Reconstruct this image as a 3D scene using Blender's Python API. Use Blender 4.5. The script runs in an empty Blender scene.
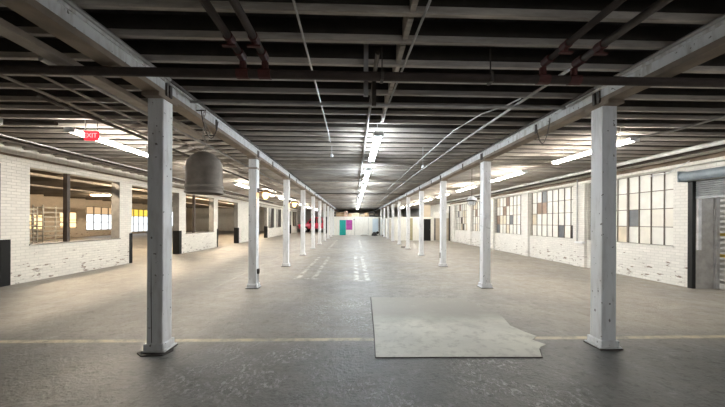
import bpy, bmesh, math, random
from mathutils import Matrix, Vector

random.seed(7)
SC = bpy.context.scene
COL = SC.collection
PI = math.pi

# ------------------------------------------------------------------ camera, world, sun, exposure
CAM_H = 1.6
cam = bpy.data.cameras.new('camera')
cam.sensor_fit = 'HORIZONTAL'
cam.sensor_width = 36.0
cam.lens = 295.0 / 725.0 * 36.0
cam.shift_y = 18.4 / 725.0
cam.shift_x = 0.0
cam.clip_start = 0.05
cam.clip_end = 300
camo = bpy.data.objects.new('camera', cam)
COL.objects.link(camo)
camo.matrix_world = (Matrix.Translation((0, 0, CAM_H)) @ Matrix.Rotation(-math.radians(1.69), 4, 'Z')
                     @ Matrix.Rotation(math.radians(90), 4, 'X') @ Matrix.Rotation(math.radians(0.27), 4, 'Z'))
SC.camera = camo

world = bpy.data.worlds.new('world')
SC.world = world
world.use_nodes = True
wn = world.node_tree
wn.nodes.clear()
w_out = wn.nodes.new('ShaderNodeOutputWorld')
w_bg = wn.nodes.new('ShaderNodeBackground')
w_bg.inputs['Color'].default_value = (0.92, 0.96, 1.0, 1)      # overcast sky
w_bg.inputs['Strength'].default_value = 0.65
wn.links.new(w_bg.outputs[0], w_out.inputs[0])

SC.view_settings.view_transform = 'Standard'
SC.view_settings.look = 'None'
SC.view_settings.gamma = 1.0
SC.view_settings.use_curve_mapping = False
SC.view_settings.exposure = 2.5

TUBE = 26.0          # strength of the fluorescent tubes
DAY = 0.4            # strength of the daylit panes

# ------------------------------------------------------------------ node helpers
class NT:
    def __init__(self, name):
        self.m = bpy.data.materials.new(name)
        self.m.use_nodes = True
        self.t = self.m.node_tree
        self.t.nodes.clear()
        self.out = self.t.nodes.new('ShaderNodeOutputMaterial')
    def n(self, kind, **kw):
        nd = self.t.nodes.new('ShaderNode' + kind)
        for k, v in kw.items():
            setattr(nd, k, v)
        return nd
    def link(self, a, b):
        self.t.links.new(a, b)
    def setv(self, sock, v):
        if hasattr(v, 'is_output'):
            self.link(v, sock)
        elif isinstance(v, (tuple, list)) and len(v) == 3 and sock.type == 'RGBA':
            sock.default_value = (*v, 1)
        else:
            sock.default_value = v
    def math(self, op, a, b=0.0, c=None, clamp=False):
        nd = self.n('Math', operation=op, use_clamp=clamp)
        self.setv(nd.inputs[0], a)
        self.setv(nd.inputs[1], b)
        if c is not None:
            self.setv(nd.inputs[2], c)
        return nd.outputs[0]
    def mix(self, f, a, b):
        nd = self.n('Mix', data_type='RGBA')
        self.setv(nd.inputs[0], f)
        self.setv(nd.inputs[6], a)
        self.setv(nd.inputs[7], b)
        return nd.outputs[2]
    def ramp(self, v, lo, hi, a=0.0, b=1.0):
        nd = self.n('MapRange', interpolation_type='SMOOTHSTEP')
        self.setv(nd.inputs[0], v)
        self.setv(nd.inputs[1], lo); self.setv(nd.inputs[2], hi)
        self.setv(nd.inputs[3], a); self.setv(nd.inputs[4], b)
        return nd.outputs[0]
    def noise(self, vec, scale, detail=3.0, rough=0.55):
        nd = self.n('TexNoise')
        self.link(vec, nd.inputs['Vector'])
        nd.inputs['Scale'].default_value = scale
        nd.inputs['Detail'].default_value = detail
        nd.inputs['Roughness'].default_value = rough
        return nd.outputs[0]
    def pos(self):
        return self.n('NewGeometry').outputs['Position']
    def sep(self, v):
        nd = self.n('SeparateXYZ')
        self.link(v, nd.inputs[0])
        return nd.outputs
    def comb(self, x, y, z):
        nd = self.n('CombineXYZ')
        self.setv(nd.inputs[0], x); self.setv(nd.inputs[1], y); self.setv(nd.inputs[2], z)
        return nd.outputs[0]
    def bsdf(self, col, rough=0.6, metal=0.0, bump=None, bstr=0.3, bdist=0.01, spec=0.5):
        b = self.n('BsdfPrincipled')
        self.setv(b.inputs['Base Color'], col)
        self.setv(b.inputs['Roughness'], rough)
        b.inputs['Metallic'].default_value = metal
        b.inputs['Specular IOR Level'].default_value = spec
        if bump is not None:
            bp = self.n('Bump')
            bp.inputs['Strength'].default_value = bstr
            bp.inputs['Distance'].default_value = bdist
            self.link(bump, bp.inputs['Height'])
            self.link(bp.outputs[0], b.inputs['Normal'])
        self.link(b.outputs[0], self.out.inputs[0])
        return self.m

def m_plain(name, col, rough=0.6, metal=0.0, var=0.25, scale=6.0, spec=0.5):
    t = NT(name)
    p = t.pos()
    f = t.noise(p, scale, 4)
    f = t.ramp(f, 0.3, 0.7)
    dark = tuple(c * (1 - var) for c in col)
    return t.bsdf(t.mix(f, dark, col), rough, metal, bump=t.noise(p, scale * 8, 2), bstr=0.08, spec=spec)

def m_emit(name, col, s):
    t = NT(name)
    e = t.n('Emission')
    e.inputs[0].default_value = (*col, 1)
    e.inputs[1].default_value = s
    t.link(e.outputs[0], t.out.inputs[0])
    return t.m

def m_paint_wood(name, col, grime, amount=0.5, chips=True):
    """old white paint on timber: grime, grain and small dark nail spots"""
    t = NT(name)
    oi = t.n('ObjectInfo')
    tc = t.n('TexCoord')
    p = tc.outputs['Object']
    add = t.n('VectorMath', operation='ADD')
    t.link(p, add.inputs[0])
    r = t.math('MULTIPLY', oi.outputs['Random'], 37.0)
    t.link(t.comb(r, r, r), add.inputs[1])
    p = add.outputs[0]
    mp = t.n('Mapping')
    mp.inputs['Scale'].default_value = (6, 6, 1.2)
    t.link(p, mp.inputs[0])
    g = t.ramp(t.noise(mp.outputs[0], 2.5, 5), 0.42, 0.78)
    c = t.mix(t.math('MULTIPLY', g, amount), col, grime)
    h = t.noise(mp.outputs[0], 9, 3)
    if chips:
        s = t.ramp(t.noise(p, 21, 2, 0.4), 0.7, 0.73)
        c = t.mix(t.math('MULTIPLY', s, 0.85), c, (0.09, 0.075, 0.065))
        w = t.ramp(t.noise(mp.outputs[0], 5, 6, 0.7), 0.66, 0.7)
        c = t.mix(t.math('MULTIPLY', w, 0.45), c, (0.2, 0.17, 0.14))
    return t.bsdf(c, 0.55, bump=h, bstr=0.25, bdist=0.006)

def m_brick(name, axis, base=(0.72, 0.68, 0.6), chip=(0.16, 0.1, 0.07), side=0.0):
    t = NT(name)
    p = t.pos()
    x, y, z = t.sep(p)
    v = t.comb(y if axis == 'x' else x, z, 0.0)
    br = t.n('TexBrick')
    t.link(v, br.inputs['Vector'])
    br.inputs['Scale'].default_value = 1.0
    br.inputs['Brick Width'].default_value = 0.215
    br.inputs['Row Height'].default_value = 0.077
    br.inputs['Mortar Size'].default_value = 0.008
    br.inputs['Mortar Smooth'].default_value = 0.4
    br.inputs['Color1'].default_value = (*base, 1)
    br.inputs['Color2'].default_value = (*[c * 0.9 for c in base], 1)
    br.inputs['Mortar'].default_value = (*[c * 0.78 for c in base], 1)
    c = br.outputs['Color']
    g = t.ramp(t.noise(p, 1.3, 5), 0.45, 0.8)
    c = t.mix(t.math('MULTIPLY', g, 0.35), c, tuple(q * 0.62 for q in base))
    # flaked paint along the foot of the wall, brick by brick
    vs = t.comb(t.math('MULTIPLY', y if axis == 'x' else x, 2.2), t.math('MULTIPLY', z, 7.0), side)
    f = t.noise(vs, 1.7, 5, 0.62)
    low = t.ramp(z, 0.15, 1.15, 0.105, 0.0)
    f = t.ramp(t.math('ADD', f, low), 0.685, 0.72)
    c = t.mix(t.math('MULTIPLY', f, 0.85), c, chip)
    hh = t.math('SUBTRACT', t.math('SUBTRACT', 1.0, br.outputs['Fac']), t.math('MULTIPLY', f, 0.6))
    hh = t.math('ADD', hh, t.math('MULTIPLY', t.noise(p, 40, 3), 0.5))
    return t.bsdf(c, 0.7, bump=hh, bstr=0.7, bdist=0.008)

def box_mask(t, v, lo, hi, soft):
    a = t.ramp(v, lo - soft, lo + soft)
    b = t.ramp(v, hi - soft, hi + soft)
    return t.math('SUBTRACT', a, b)

def m_floor():
    t = NT('worn_concrete')
    p = t.pos()
    x, y, z = t.sep(p)
    n1 = t.noise(p, 0.5, 5)
    n2 = t.noise(p, 2.7, 6, 0.65)
    n3 = t.noise(p, 22, 4, 0.7)
    tan = t.mix(t.ramp(n1, 0.35, 0.7), (0.325, 0.292, 0.245), (0.25, 0.232, 0.202))
    tan = t.mix(t.math('MULTIPLY', t.ramp(n2, 0.5, 0.75), 0.5), tan, (0.37, 0.34, 0.29))
    grey = t.mix(t.ramp(n2, 0.35, 0.7), (0.105, 0.105, 0.105), (0.18, 0.175, 0.165))
    # the grey slab nearest the camera ends at the yellow line, and grey wear runs up the middle lane
    ny = t.math('ADD', y, t.math('MULTIPLY', t.math('SUBTRACT', n1, 0.5), 0.25))
    near = t.math('SUBTRACT', 1.0, t.ramp(ny, 3.5, 4.5))
    lane = t.math('MULTIPLY', box_mask(t, x, -1.9, 1.9, 0.9), t.math('SUBTRACT', 1.0, t.ramp(y, 5.0, 15.0)))
    lane = t.math('MULTIPLY', lane, t.ramp(n1, 0.2, 0.75, 0.25, 0.75))
    gm = t.math('MAXIMUM', t.math('MULTIPLY', near, 0.9), lane)
    c = t.mix(gm, tan, grey)
    # tan dust on the left of the near slab
    dust = t.math('MULTIPLY', t.math('SUBTRACT', 1.0, t.ramp(x, -6.0, -1.2)), near)
    c = t.mix(t.math('MULTIPLY', dust, 0.35), c, (0.25, 0.22, 0.185))
    # pale scuffs
    mp = t.n('Mapping')
    mp.inputs['Rotation'].default_value = (0, 0, 0.5)
    mp.inputs['Scale'].default_value = (8, 5.0, 1)
    t.link(p, mp.inputs[0])
    sc = t.ramp(t.noise(mp.outputs[0], 2.2, 5, 0.7), 0.62, 0.68)
    area = t.ramp(t.noise(p, 0.9, 2), 0.48, 0.62)
    c = t.mix(t.math('MULTIPLY', t.math('MULTIPLY', sc, area), 0.5), c, (0.5, 0.48, 0.44))
    n4 = t.noise(p, 9, 6, 0.75)
    c = t.mix(t.ramp(n4, 0.53, 0.6, 0.0, 0.6), c, t.mix(gm, (0.2, 0.18, 0.15), (0.055, 0.055, 0.056)))
    n5 = t.noise(p, 4.2, 7, 0.8)
    c = t.mix(t.ramp(n5, 0.52, 0.64, 0.0, 0.38), c, t.mix(gm, (0.17, 0.15, 0.125), (0.07, 0.07, 0.07)))
    c = t.mix(t.ramp(n5, 0.34, 0.46, 0.35, 0.0), c, t.mix(gm, (0.45, 0.41, 0.35), (0.3, 0.3, 0.295)))
    # flaking residue in two worn areas of the near slab
    fl_ = t.ramp(t.noise(mp.outputs[0], 2.9, 5, 0.75), 0.52, 0.57)
    spot = 0.0
    for cx, cy, rx_, ry_ in ((-1.15, 3.3, 1.1, 0.8), (1.65, 2.9, 0.8, 0.9), (-0.1, 5.2, 1.2, 1.2), (0.2, 2.6, 0.9, 0.5)):
        u = t.math('MULTIPLY', t.math('SUBTRACT', x, cx), 1 / rx_)
        w = t.math('MULTIPLY', t.math('SUBTRACT', y, cy), 1 / ry_)
        d2 = t.math('ADD', t.math('MULTIPLY', u, u), t.math('MULTIPLY', w, w))
        spot = t.math('MAXIMUM', spot, t.ramp(d2, 0.1, 1.0, 1.0, 0.0))
    spot = t.math('MULTIPLY', spot, t.ramp(t.noise(p, 2.2, 3), 0.4, 0.58))
    flk = t.math('MULTIPLY', t.math('MULTIPLY', fl_, spot), 0.6)
    c = t.mix(flk, c, (0.5, 0.5, 0.49))
    pits = t.ramp(n3, 0.62, 0.7)
    c = t.mix(t.math('MULTIPLY', pits, 0.5), c, (0.08, 0.075, 0.07))
    # yellow line across the hall
    ln = box_mask(t, y, 3.975, 4.07, 0.018)
    ero = t.ramp(t.noise(p, 3.0, 6, 0.75), 0.36, 0.6, 0.15, 0.95)
    c = t.mix(t.math('MULTIPLY', ln, ero), c, (0.58, 0.49, 0.33))
    # paler joint lines
    for v, q, w, a in ((x, -3.35, 0.035, 0.5), (y, 16.9, 0.09, 0.45), (y, 10.95, 0.05, 0.3), (y, 24.4, 0.1, 0.35)):
        e = t.math('MULTIPLY', box_mask(t, v, q - w, q + w, w * 0.4), t.math('MULTIPLY', t.ramp(n2, 0.45, 0.62, 0.1, 0.8), t.ramp(y, 6.3, 7.6)))
        c = t.mix(t.math('MULTIPLY', e, a), c, (0.6, 0.56, 0.48))
    # white residue left by two machine tracks
    for xa, xb, ya, yb in ((-1.62, -1.5, 8.3, 13.5), (-1.18, -1.06, 8.3, 13.5), (0.02, 0.15, 8.0, 14.0), (0.32, 0.45, 8.0, 14.0),
                           (-1.7, -1.0, 8.25, 8.4), (0.0, 0.5, 7.95, 8.1), (-1.55, -1.4, 17.5, 26), (0.4, 0.55, 17.5, 26)):
        e = t.math('MULTIPLY', box_mask(t, x, xa, xb, 0.04), box_mask(t, y, ya, yb, 0.06))
        e = t.math('MULTIPLY', e, t.ramp(t.noise(p, 2.6, 5, 0.7), 0.45, 0.56))
        c = t.mix(t.math('MULTIPLY', e, 0.55), c, (0.72, 0.7, 0.64))
    rough = t.math('ADD', t.math('MULTIPLY', t.ramp(n2, 0.35, 0.7), 0.24), 0.42)
    rough = t.math('ADD', rough, t.math('MULTIPLY', pits, 0.2))
    rough = t.math('SUBTRACT', rough, t.math('ADD', t.math('MULTIPLY', flk, 0.2), t.math('MULTIPLY', gm, 0.1)))
    h0 = t.math('MULTIPLY', t.noise(p, 11, 5, 0.7), 0.9)
    h = t.math('ADD', t.math('MULTIPLY', n3, 0.7), t.math('ADD', t.math('MULTIPLY', n2, 0.6), t.math('ADD', t.math('MULTIPLY', flk, 0.5), h0)))
    return t.bsdf(c, rough, bump=h, bstr=0.7, bdist=0.014, spec=0.4)

def m_patch():
    t = NT('pale_concrete_patch')
    p = t.pos()
    n1 = t.noise(p, 1.4, 5)
    n2 = t.noise(p, 7, 5, 0.7)
    x, y, z = t.sep(p)
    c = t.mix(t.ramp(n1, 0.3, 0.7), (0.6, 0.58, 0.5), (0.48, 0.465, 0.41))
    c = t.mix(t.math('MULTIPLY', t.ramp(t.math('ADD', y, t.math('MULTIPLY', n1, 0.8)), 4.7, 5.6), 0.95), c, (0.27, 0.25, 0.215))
    c = t.mix(t.math('MULTIPLY', t.ramp(n2, 0.5, 0.65), 0.45), c, (0.3, 0.28, 0.24))
    c = t.mix(t.ramp(t.noise(p, 3.1, 6, 0.75), 0.54, 0.66, 0.0, 0.5), c, (0.36, 0.34, 0.29))
    return t.bsdf(c, 0.62, bump=n2, bstr=0.25, bdist=0.008)

def m_joist():
    t = NT('joist_timber')
    oi = t.n('ObjectInfo')
    p = t.pos()
    mp = t.n('Mapping')
    mp.inputs['Scale'].default_value = (0.8, 5, 5)
    t.link(p, mp.inputs[0])
    f = t.noise(mp.outputs[0], 2.2, 6, 0.65)
    c = t.mix(t.ramp(f, 0.35, 0.7), (0.66, 0.59, 0.5), (0.34, 0.29, 0.24))
    c = t.mix(t.math('MULTIPLY', t.ramp(t.noise(p, 0.35, 3), 0.4, 0.65), 0.4), c, (0.42, 0.42, 0.43))
    v = t.math('ADD', t.math('MULTIPLY', oi.outputs['Random'], 0.6), 0.0)
    c = t.mix(v, c, (0.2, 0.18, 0.16))
    return t.bsdf(c, 0.75, bump=f, bstr=0.3, bdist=0.006)

def m_deck():
    t = NT('deck_boards')
    p = t.pos()
    x, y, z = t.sep(p)
    mp = t.n('Mapping')
    mp.inputs['Scale'].default_value = (5, 0.7, 1)
    t.link(p, mp.inputs[0])
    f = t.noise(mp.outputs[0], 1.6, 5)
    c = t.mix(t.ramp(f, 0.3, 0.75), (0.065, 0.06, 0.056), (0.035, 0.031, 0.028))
    fr = t.math('FRACT', t.math('MULTIPLY', x, 6.6))
    gap = t.math('LESS_THAN', fr, 0.06)
    c = t.mix(t.math('MULTIPLY', gap, 0.8), c, (0.04, 0.035, 0.03))
    return t.bsdf(c, 0.8)

M = {}
M['floor'] = m_floor()
M['patch'] = m_patch()
M['brick_x'] = m_brick('white_painted_brick', 'x', (0.74, 0.71, 0.64))
M['brick_r'] = m_brick('white_painted_brick_right', 'x', (0.76, 0.74, 0.69), side=4.7)
M['brick_y'] = m_brick('painted_brick_end', 'y')
M['brick_tan'] = m_brick('tan_brick', 'x', (0.6, 0.5, 0.38), side=2.2)
M['white_wood'] = m_paint_wood('white_painted_timber', (0.78, 0.78, 0.78), (0.46, 0.43, 0.4))
M['beam'] = m_paint_wood('beam_paint', (0.66, 0.66, 0.66), (0.33, 0.29, 0.25), 0.8)
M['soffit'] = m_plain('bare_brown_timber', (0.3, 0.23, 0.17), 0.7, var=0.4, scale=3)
M['board'] = m_paint_wood('white_board', (0.84, 0.82, 0.75), (0.56, 0.52, 0.45), 0.5, chips=False)
M['joist'] = m_joist()
M['deck'] = m_deck()
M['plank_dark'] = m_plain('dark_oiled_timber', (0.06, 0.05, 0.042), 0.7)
M['iron'] = m_plain('dark_iron', (0.075, 0.06, 0.05), 0.55, 0.2)
M['main_pipe'] = m_plain('brown_iron_pipe', (0.05, 0.034, 0.027), 0.8, 0.0)
M['red_iron'] = m_plain('red_painted_fitting', (0.085, 0.018, 0.014), 0.6)
M['grey_pipe'] = m_plain('galvanised_pipe', (0.42, 0.41, 0.4), 0.45, 0.4)
M['white_pipe'] = m_plain('white_lagged_pipe', (0.72, 0.72, 0.72), 0.5)
M['tan_pipe'] = m_plain('dusty_conduit', (0.38, 0.33, 0.28), 0.6)
M['black'] = m_plain('black_rubber', (0.005, 0.005, 0.005), 0.6, spec=0.25)
M['reveal'] = m_plain('grey_painted_reveal', (0.2, 0.19, 0.175), 0.7)
M['post_brown'] = m_plain('brown_steel_post', (0.06, 0.042, 0.032), 0.55)
M['fixture'] = m_plain('white_enamel', (0.78, 0.79, 0.8), 0.4, var=0.08)
M['tube'] = m_emit('fluorescent_tube', (0.82, 0.92, 1.0), TUBE)
M['tube_mild'] = m_emit('mild_white_tube', (1.0, 0.95, 0.87), TUBE)
M['tube_warm'] = m_emit('warm_tube', (1.0, 0.82, 0.6), TUBE * 9)
M['pane_a'] = m_plain('cream_painted_pane', (0.78, 0.75, 0.67), 0.35, var=0.12, scale=3)
M['pane_b'] = m_plain('pale_painted_pane', (0.78, 0.77, 0.71), 0.35, var=0.12, scale=3)
M['pane_c'] = m_plain('yellowed_pane', (0.7, 0.62, 0.47), 0.35, var=0.18, scale=3)
M['pane_dark'] = m_plain('grey_blue_pane', (0.15, 0.16, 0.17), 0.3)
M['pane_brown'] = m_plain('brown_board_pane', (0.32, 0.22, 0.16), 0.6)
M['pane_black'] = m_plain('blackened_pane', (0.035, 0.03, 0.028), 0.3)
M['bar'] = m_plain('rusted_glazing_bar', (0.2, 0.165, 0.135), 0.6)
M['day'] = m_emit('daylit_glass', (0.88, 0.95, 1.0), DAY)
M['day_warm'] = m_emit('sunlit_glass', (1.0, 0.62, 0.28), 0.5)
M['day_yellow'] = m_emit('yellow_lit_sheet', (1.0, 0.66, 0.1), 0.24)
M['day_tan'] = m_emit('tan_lit_pane', (1.0, 0.66, 0.36), 0.15)
M['dome'] = m_plain('dusty_brown_enamel', (0.33, 0.28, 0.235), 0.75, var=0.25, scale=9)
M['dome_rim'] = m_plain('dusty_pale_rim', (0.44, 0.38, 0.32), 0.7)
M['chain'] = m_plain('steel_chain', (0.36, 0.33, 0.3), 0.4, 0.6)
M['teal'] = m_plain('teal_paint', (0.0, 0.36, 0.32), 0.5, var=0.1)
M['magenta'] = m_plain('magenta_panel_paint', (0.48, 0.07, 0.36), 0.5, var=0.3, scale=4)
M['pale_blue'] = m_plain('pale_blue_panel', (0.62, 0.71, 0.78), 0.5, var=0.08)
M['red_car'] = m_plain('red_car_paint', (0.5, 0.03, 0.06), 0.3, var=0.1)
M['pink'] = m_plain('pink_panel', (0.75, 0.2, 0.28), 0.4, var=0.1)
M['glass_dark'] = m_plain('dark_glass', (0.01, 0.011, 0.012), 0.1)
M['chrome'] = m_plain('chrome', (0.6, 0.6, 0.6), 0.25, 0.9)
M['shutter'] = m_plain('grey_shutter_steel', (0.33, 0.345, 0.36), 0.5, 0.2)
M['drum'] = m_plain('blue_grey_shutter_hood', (0.26, 0.31, 0.35), 0.5, 0.1)
M['concrete'] = m_plain('grey_concrete', (0.42, 0.4, 0.37), 0.8)
M['slat'] = m_plain('bare_steel_slat', (0.55, 0.53, 0.49), 0.5, 0.2)
M['hazard'] = m_plain('yellow_paint', (0.6, 0.42, 0.05), 0.5)
M['olive'] = m_plain('olive_panel', (0.4, 0.36, 0.21), 0.6)
M['tan_board'] = m_plain('tan_hardboard', (0.55, 0.46, 0.35), 0.65, var=0.15, scale=2)
M['door_black'] = m_plain('black_door', (0.007, 0.007, 0.007), 0.5, spec=0.3)
M['carton'] = m_plain('brown_cardboard', (0.45, 0.3, 0.17), 0.8)
M['carton_pale'] = m_plain('pale_cardboard', (0.62, 0.5, 0.34), 0.8)
M['carton_pink'] = m_plain('pinkish_carton', (0.55, 0.36, 0.28), 0.8)
M['bag'] = m_plain('black_plastic', (0.015, 0.015, 0.016), 0.3)
M['tarp'] = m_plain('grey_tarpaulin', (0.4, 0.37, 0.33), 0.7)
M['exit_red'] = m_emit('exit_red', (1.0, 0.05, 0.07), 0.24)
M['exit_letter'] = m_emit('exit_letter', (1.0, 0.4, 0.4), 0.3)
M['lamp_warm'] = m_emit('warm_bulb', (1.0, 0.5, 0.12), 2.4)
M['lamp_shade'] = m_plain('brown_lamp_shade', (0.26, 0.16, 0.08), 0.5)
M['rack'] = m_plain('white_rack_paint', (0.74, 0.7, 0.62), 0.5)
M['hall_ceiling'] = m_plain('brown_hall_ceiling', (0.22, 0.18, 0.13), 0.8, scale=1.2)

# ------------------------------------------------------------------ mesh helpers
class MB:
    def __init__(self):
        self.bm = bmesh.new()
        self.mi = 0
    def _mi(self, n0):
        for f in self.bm.faces:
            if f not in n0:
                f.material_index = self.mi
    def box(self, x0, x1, y0, y1, z0, z1, bev=0.0, mat=None):
        n0 = set(self.bm.faces)
        r = bmesh.ops.create_cube(self.bm, size=1)
        vs = r['verts']
        m = Matrix.Translation(((x0 + x1) / 2, (y0 + y1) / 2, (z0 + z1) / 2)) @ Matrix.Diagonal((x1 - x0, y1 - y0, z1 - z0, 1))
        if mat is not None:
            m = mat @ m
        bmesh.ops.transform(self.bm, matrix=m, verts=vs)
        if bev > 0:
            es = list({e for v in vs for e in v.link_edges})
            bmesh.ops.bevel(self.bm, geom=es, offset=bev, segments=1, affect='EDGES')
        self._mi(n0)
        return self
    def cyl(self, a, b, r, seg=10, r2=None):
        n0 = set(self.bm.faces)
        a = Vector(a); b = Vector(b)
        d = b - a
        m = Matrix.Translation((a + b) / 2) @ d.to_track_quat('Z', 'Y').to_matrix().to_4x4()
        bmesh.ops.create_cone(self.bm, cap_ends=True, segments=seg, radius1=r, radius2=r if r2 is None else r2, depth=d.length, matrix=m)
        self._mi(n0)
        return self
    def tube(self, pts, r, seg=8):
        n0 = set(self.bm.faces)
        pts = [Vector(p) for p in pts]
        rings = []
        up = None
        for i, p in enumerate(pts):
            d = (pts[min(i + 1, len(pts) - 1)] - pts[max(i - 1, 0)]).normalized()
            if up is None:
                up = d.orthogonal().normalized()
            up = (up - d * up.dot(d)).normalized()
            s = d.cross(up)
            rings.append([self.bm.verts.new(p + r * (math.cos(2 * PI * k / seg) * up + math.sin(2 * PI * k / seg) * s)) for k in range(seg)])
        for a, b in zip(rings, rings[1:]):
            for k in range(seg):
                self.bm.faces.new((a[k], a[(k + 1) % seg], b[(k + 1) % seg], b[k]))
        self.bm.faces.new(rings[0][::-1]); self.bm.faces.new(rings[-1])
        self._mi(n0)
        return self
    def lathe(self, prof, c=(0, 0, 0), seg=28, closed=True):
        n0 = set(self.bm.faces)
        rings = []
        for r, z in prof:
            rings.append([self.bm.verts.new((c[0] + r * math.cos(2 * PI * k / seg), c[1] + r * math.sin(2 * PI * k / seg), c[2] + z)) for k in range(seg)])
        n = len(rings)
        for i in range(n if closed else n - 1):
            a, b = rings[i], rings[(i + 1) % n]
            for k in range(seg):
                self.bm.faces.new((a[k], a[(k + 1) % seg], b[(k + 1) % seg], b[k]))
        self._mi(n0)
        return self
    def prism(self, pts, axis, a0, a1):
        """outline pts in the two other axes, run from a0 to a1 along axis"""
        n0 = set(self.bm.faces)
        def mk(u, v, w):
            return {'x': (w, u, v), 'y': (u, w, v), 'z': (u, v, w)}[axis]
        A = [self.bm.verts.new(mk(u, v, a0)) for u, v in pts]
        B = [self.bm.verts.new(mk(u, v, a1)) for u, v in pts]
        n = len(pts)
        self.bm.faces.new(A); self.bm.faces.new(B[::-1])
        for i in range(n):
            self.bm.faces.new((A[i], B[i], B[(i + 1) % n], A[(i + 1) % n]))
        self._mi(n0)
        return self
    def build(self, name, mat, parent=None, smooth=False, loc=None):
        bmesh.ops.remove_doubles(self.bm, verts=self.bm.verts, dist=1e-6)
        bmesh.ops.recalc_face_normals(self.bm, faces=self.bm.faces)
        me = bpy.data.meshes.new(name)
        self.bm.to_mesh(me)
        self.bm.free()
        for m in (mat if isinstance(mat, list) else [mat]):
            me.materials.append(m)
        if smooth:
            for f in me.polygons:
                f.use_smooth = True
            try:
                me.set_sharp_from_angle(angle=math.radians(40))
            except Exception:
                pass
        o = bpy.data.objects.new(name, me)
        COL.objects.link(o)
        if parent is not None:
            o.parent = parent
        if loc:
            o.location = loc
        return o

def thing(name, label, cat, loc=(0, 0, 0), rz=0.0, group=None):
    o = bpy.data.objects.new(name, None)
    o.empty_display_size = 0.1
    COL.objects.link(o)
    o.location = loc
    o.rotation_euler = (0, 0, rz)
    return tag(o, label, cat, group)

def tag(o, label, cat, group=None):
    o['label'] = label
    o['category'] = cat
    o['kind'] = 'thing'
    if group:
        o['group'] = group
    return o

def struct(o, label, cat):
    o['kind'] = 'structure'
    o['label'] = label
    o['category'] = cat
    return o

def copy_tree(o, parent=None):
    c = o.copy()
    COL.objects.link(c)
    if parent is not None:
        c.parent = parent
    for ch in [q for q in bpy.data.objects if q.parent == o]:
        copy_tree(ch, c)
    return c

ORD = ['nearest', 'second', 'third', 'fourth', 'fifth', 'sixth', 'seventh', 'eighth', 'ninth', 'tenth', 'eleventh', 'twelfth', 'thirteenth']

# ------------------------------------------------------------------ dimensions
XL, XR = -8.45, 8.35           # inner faces of the side walls
TL, TR = 0.29, 0.48            # their thickness
YB, YF = -4.0, 50.0            # hall ends
ZJ, ZD = 3.38, 3.60            # joist underside, deck underside
ZB = 3.14                      # beam underside
COLX = (-2.415, 3.25)
COLY = [3.75 + 3.45 * k for k in range(10)]
CW = 0.19
XH = -27.0                     # far wall of the next hall

# ------------------------------------------------------------------ floor
fl = MB().box(XH - 0.3, 13.0, YB - 0.3, YF + 0.3, -0.2, 0.0).build('floor', M['floor'])
struct(fl, 'worn grey and tan concrete floor with a faded yellow line', 'floor')
pts = [(0.27, 3.47), (2.24, 3.44), (2.4, 3.72), (2.53, 3.8), (2.44, 3.95), (2.58, 4.08), (2.5, 4.25), (2.43, 4.5), (2.52, 4.9), (2.5, 5.4), (2.2, 6.15), (0.37, 6.25)]
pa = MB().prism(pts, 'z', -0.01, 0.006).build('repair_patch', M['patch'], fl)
pa['label'] = 'pale smoother concrete patch'
gp = MB().tube([(0.37, 6.25, 0.003), (0.3, 4.3, 0.003), (0.262, 3.462, 0.003), (1.2, 3.452, 0.003), (2.24, 3.43, 0.003), (2.36, 3.66, 0.003)], 0.009, 6).build('patch_joint', M['iron'], fl)
gp['label'] = 'dark joint round the patch'

# ------------------------------------------------------------------ side walls
def wall_run(name, x0, x1, spans, ztop, mat, y0=YB, y1=YF):
    """spans: list of (ya, yb, zsill, ztop) openings"""
    mb = MB()
    y = y0
    for ya, yb, za, zb in spans:
        if ya > y:
            mb.box(x0, x1, y, ya, 0, ztop)
        if za > 0:
            mb.box(x0, x1, ya, yb, 0, za)
        if zb < ztop:
            mb.box(x0, x1, ya, yb, zb, ztop)
        y = yb
    if y < y1:
        mb.box(x0, x1, y, y1, 0, ztop)
    return mb.build(name, mat)

L_DOOR = [(4.3, 7.31), (11.49, 14.53), (18.6, 21.78), (25.8, 28.97), (36.4, 39.9)]
L_WIN = [(7.95, 10.91), (15.1, 18.08), (29.5, 31.5), (32.5, 34.5), (41.0, 44.0)]
spans = sorted([(a, b, 0.0, 2.96) for a, b in L_DOOR] + [(a, b, 0.96, 2.99) for a, b in L_WIN])
wl = wall_run('wall_left', XL - TL, XL, spans, 3.95, M['brick_x'])
struct(wl, 'white painted brick wall with open windows and doorways', 'wall')
# grey painted jambs facing the camera
mb = MB()
for a, b in L_DOOR:
    mb.box(XL - TL, XL - 0.002, b - 0.012, b + 0.004, 0, 2.96)
for a, b in L_WIN:
    mb.box(XL - TL, XL - 0.002, b - 0.012, b + 0.004, 0.98, 2.99)
jb = mb.build('jamb', M['reveal'], wl)
jb['label'] = 'grey painted jambs'
mb = MB()
for a, b in L_WIN:
    mb.box(XL - TL - 0.02, XL + 0.025, a - 0.02, b + 0.02, 0.945, 0.975, 0.004)
mb.build('window_sill', M['reveal'], wl)

R_WIN = [(7.47 + 3.45 * k, 10.3 + 3.45 * k) for k in range(5)]
DOCK = (3.4, 7.0)
spans = [(DOCK[0], DOCK[1], 0.0, 2.7)] + [(a, b, 1.0, 3.0) for a, b in R_WIN]
wr = wall_run('wall_right', XR, XR + TR, spans, 3.6, M['brick_r'])
struct(wr, 'white painted brick wall with painted-over factory windows', 'wall')
mb = MB()
for k in range(5):
    ya = 10.3 + 3.45 * k
    mb.box(XR - 0.09, XR + 0.01, ya + 0.03, ya + 0.59, 0, 3.02, 0.006)
mb.build('pilaster', M['brick_r'], wr)

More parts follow.
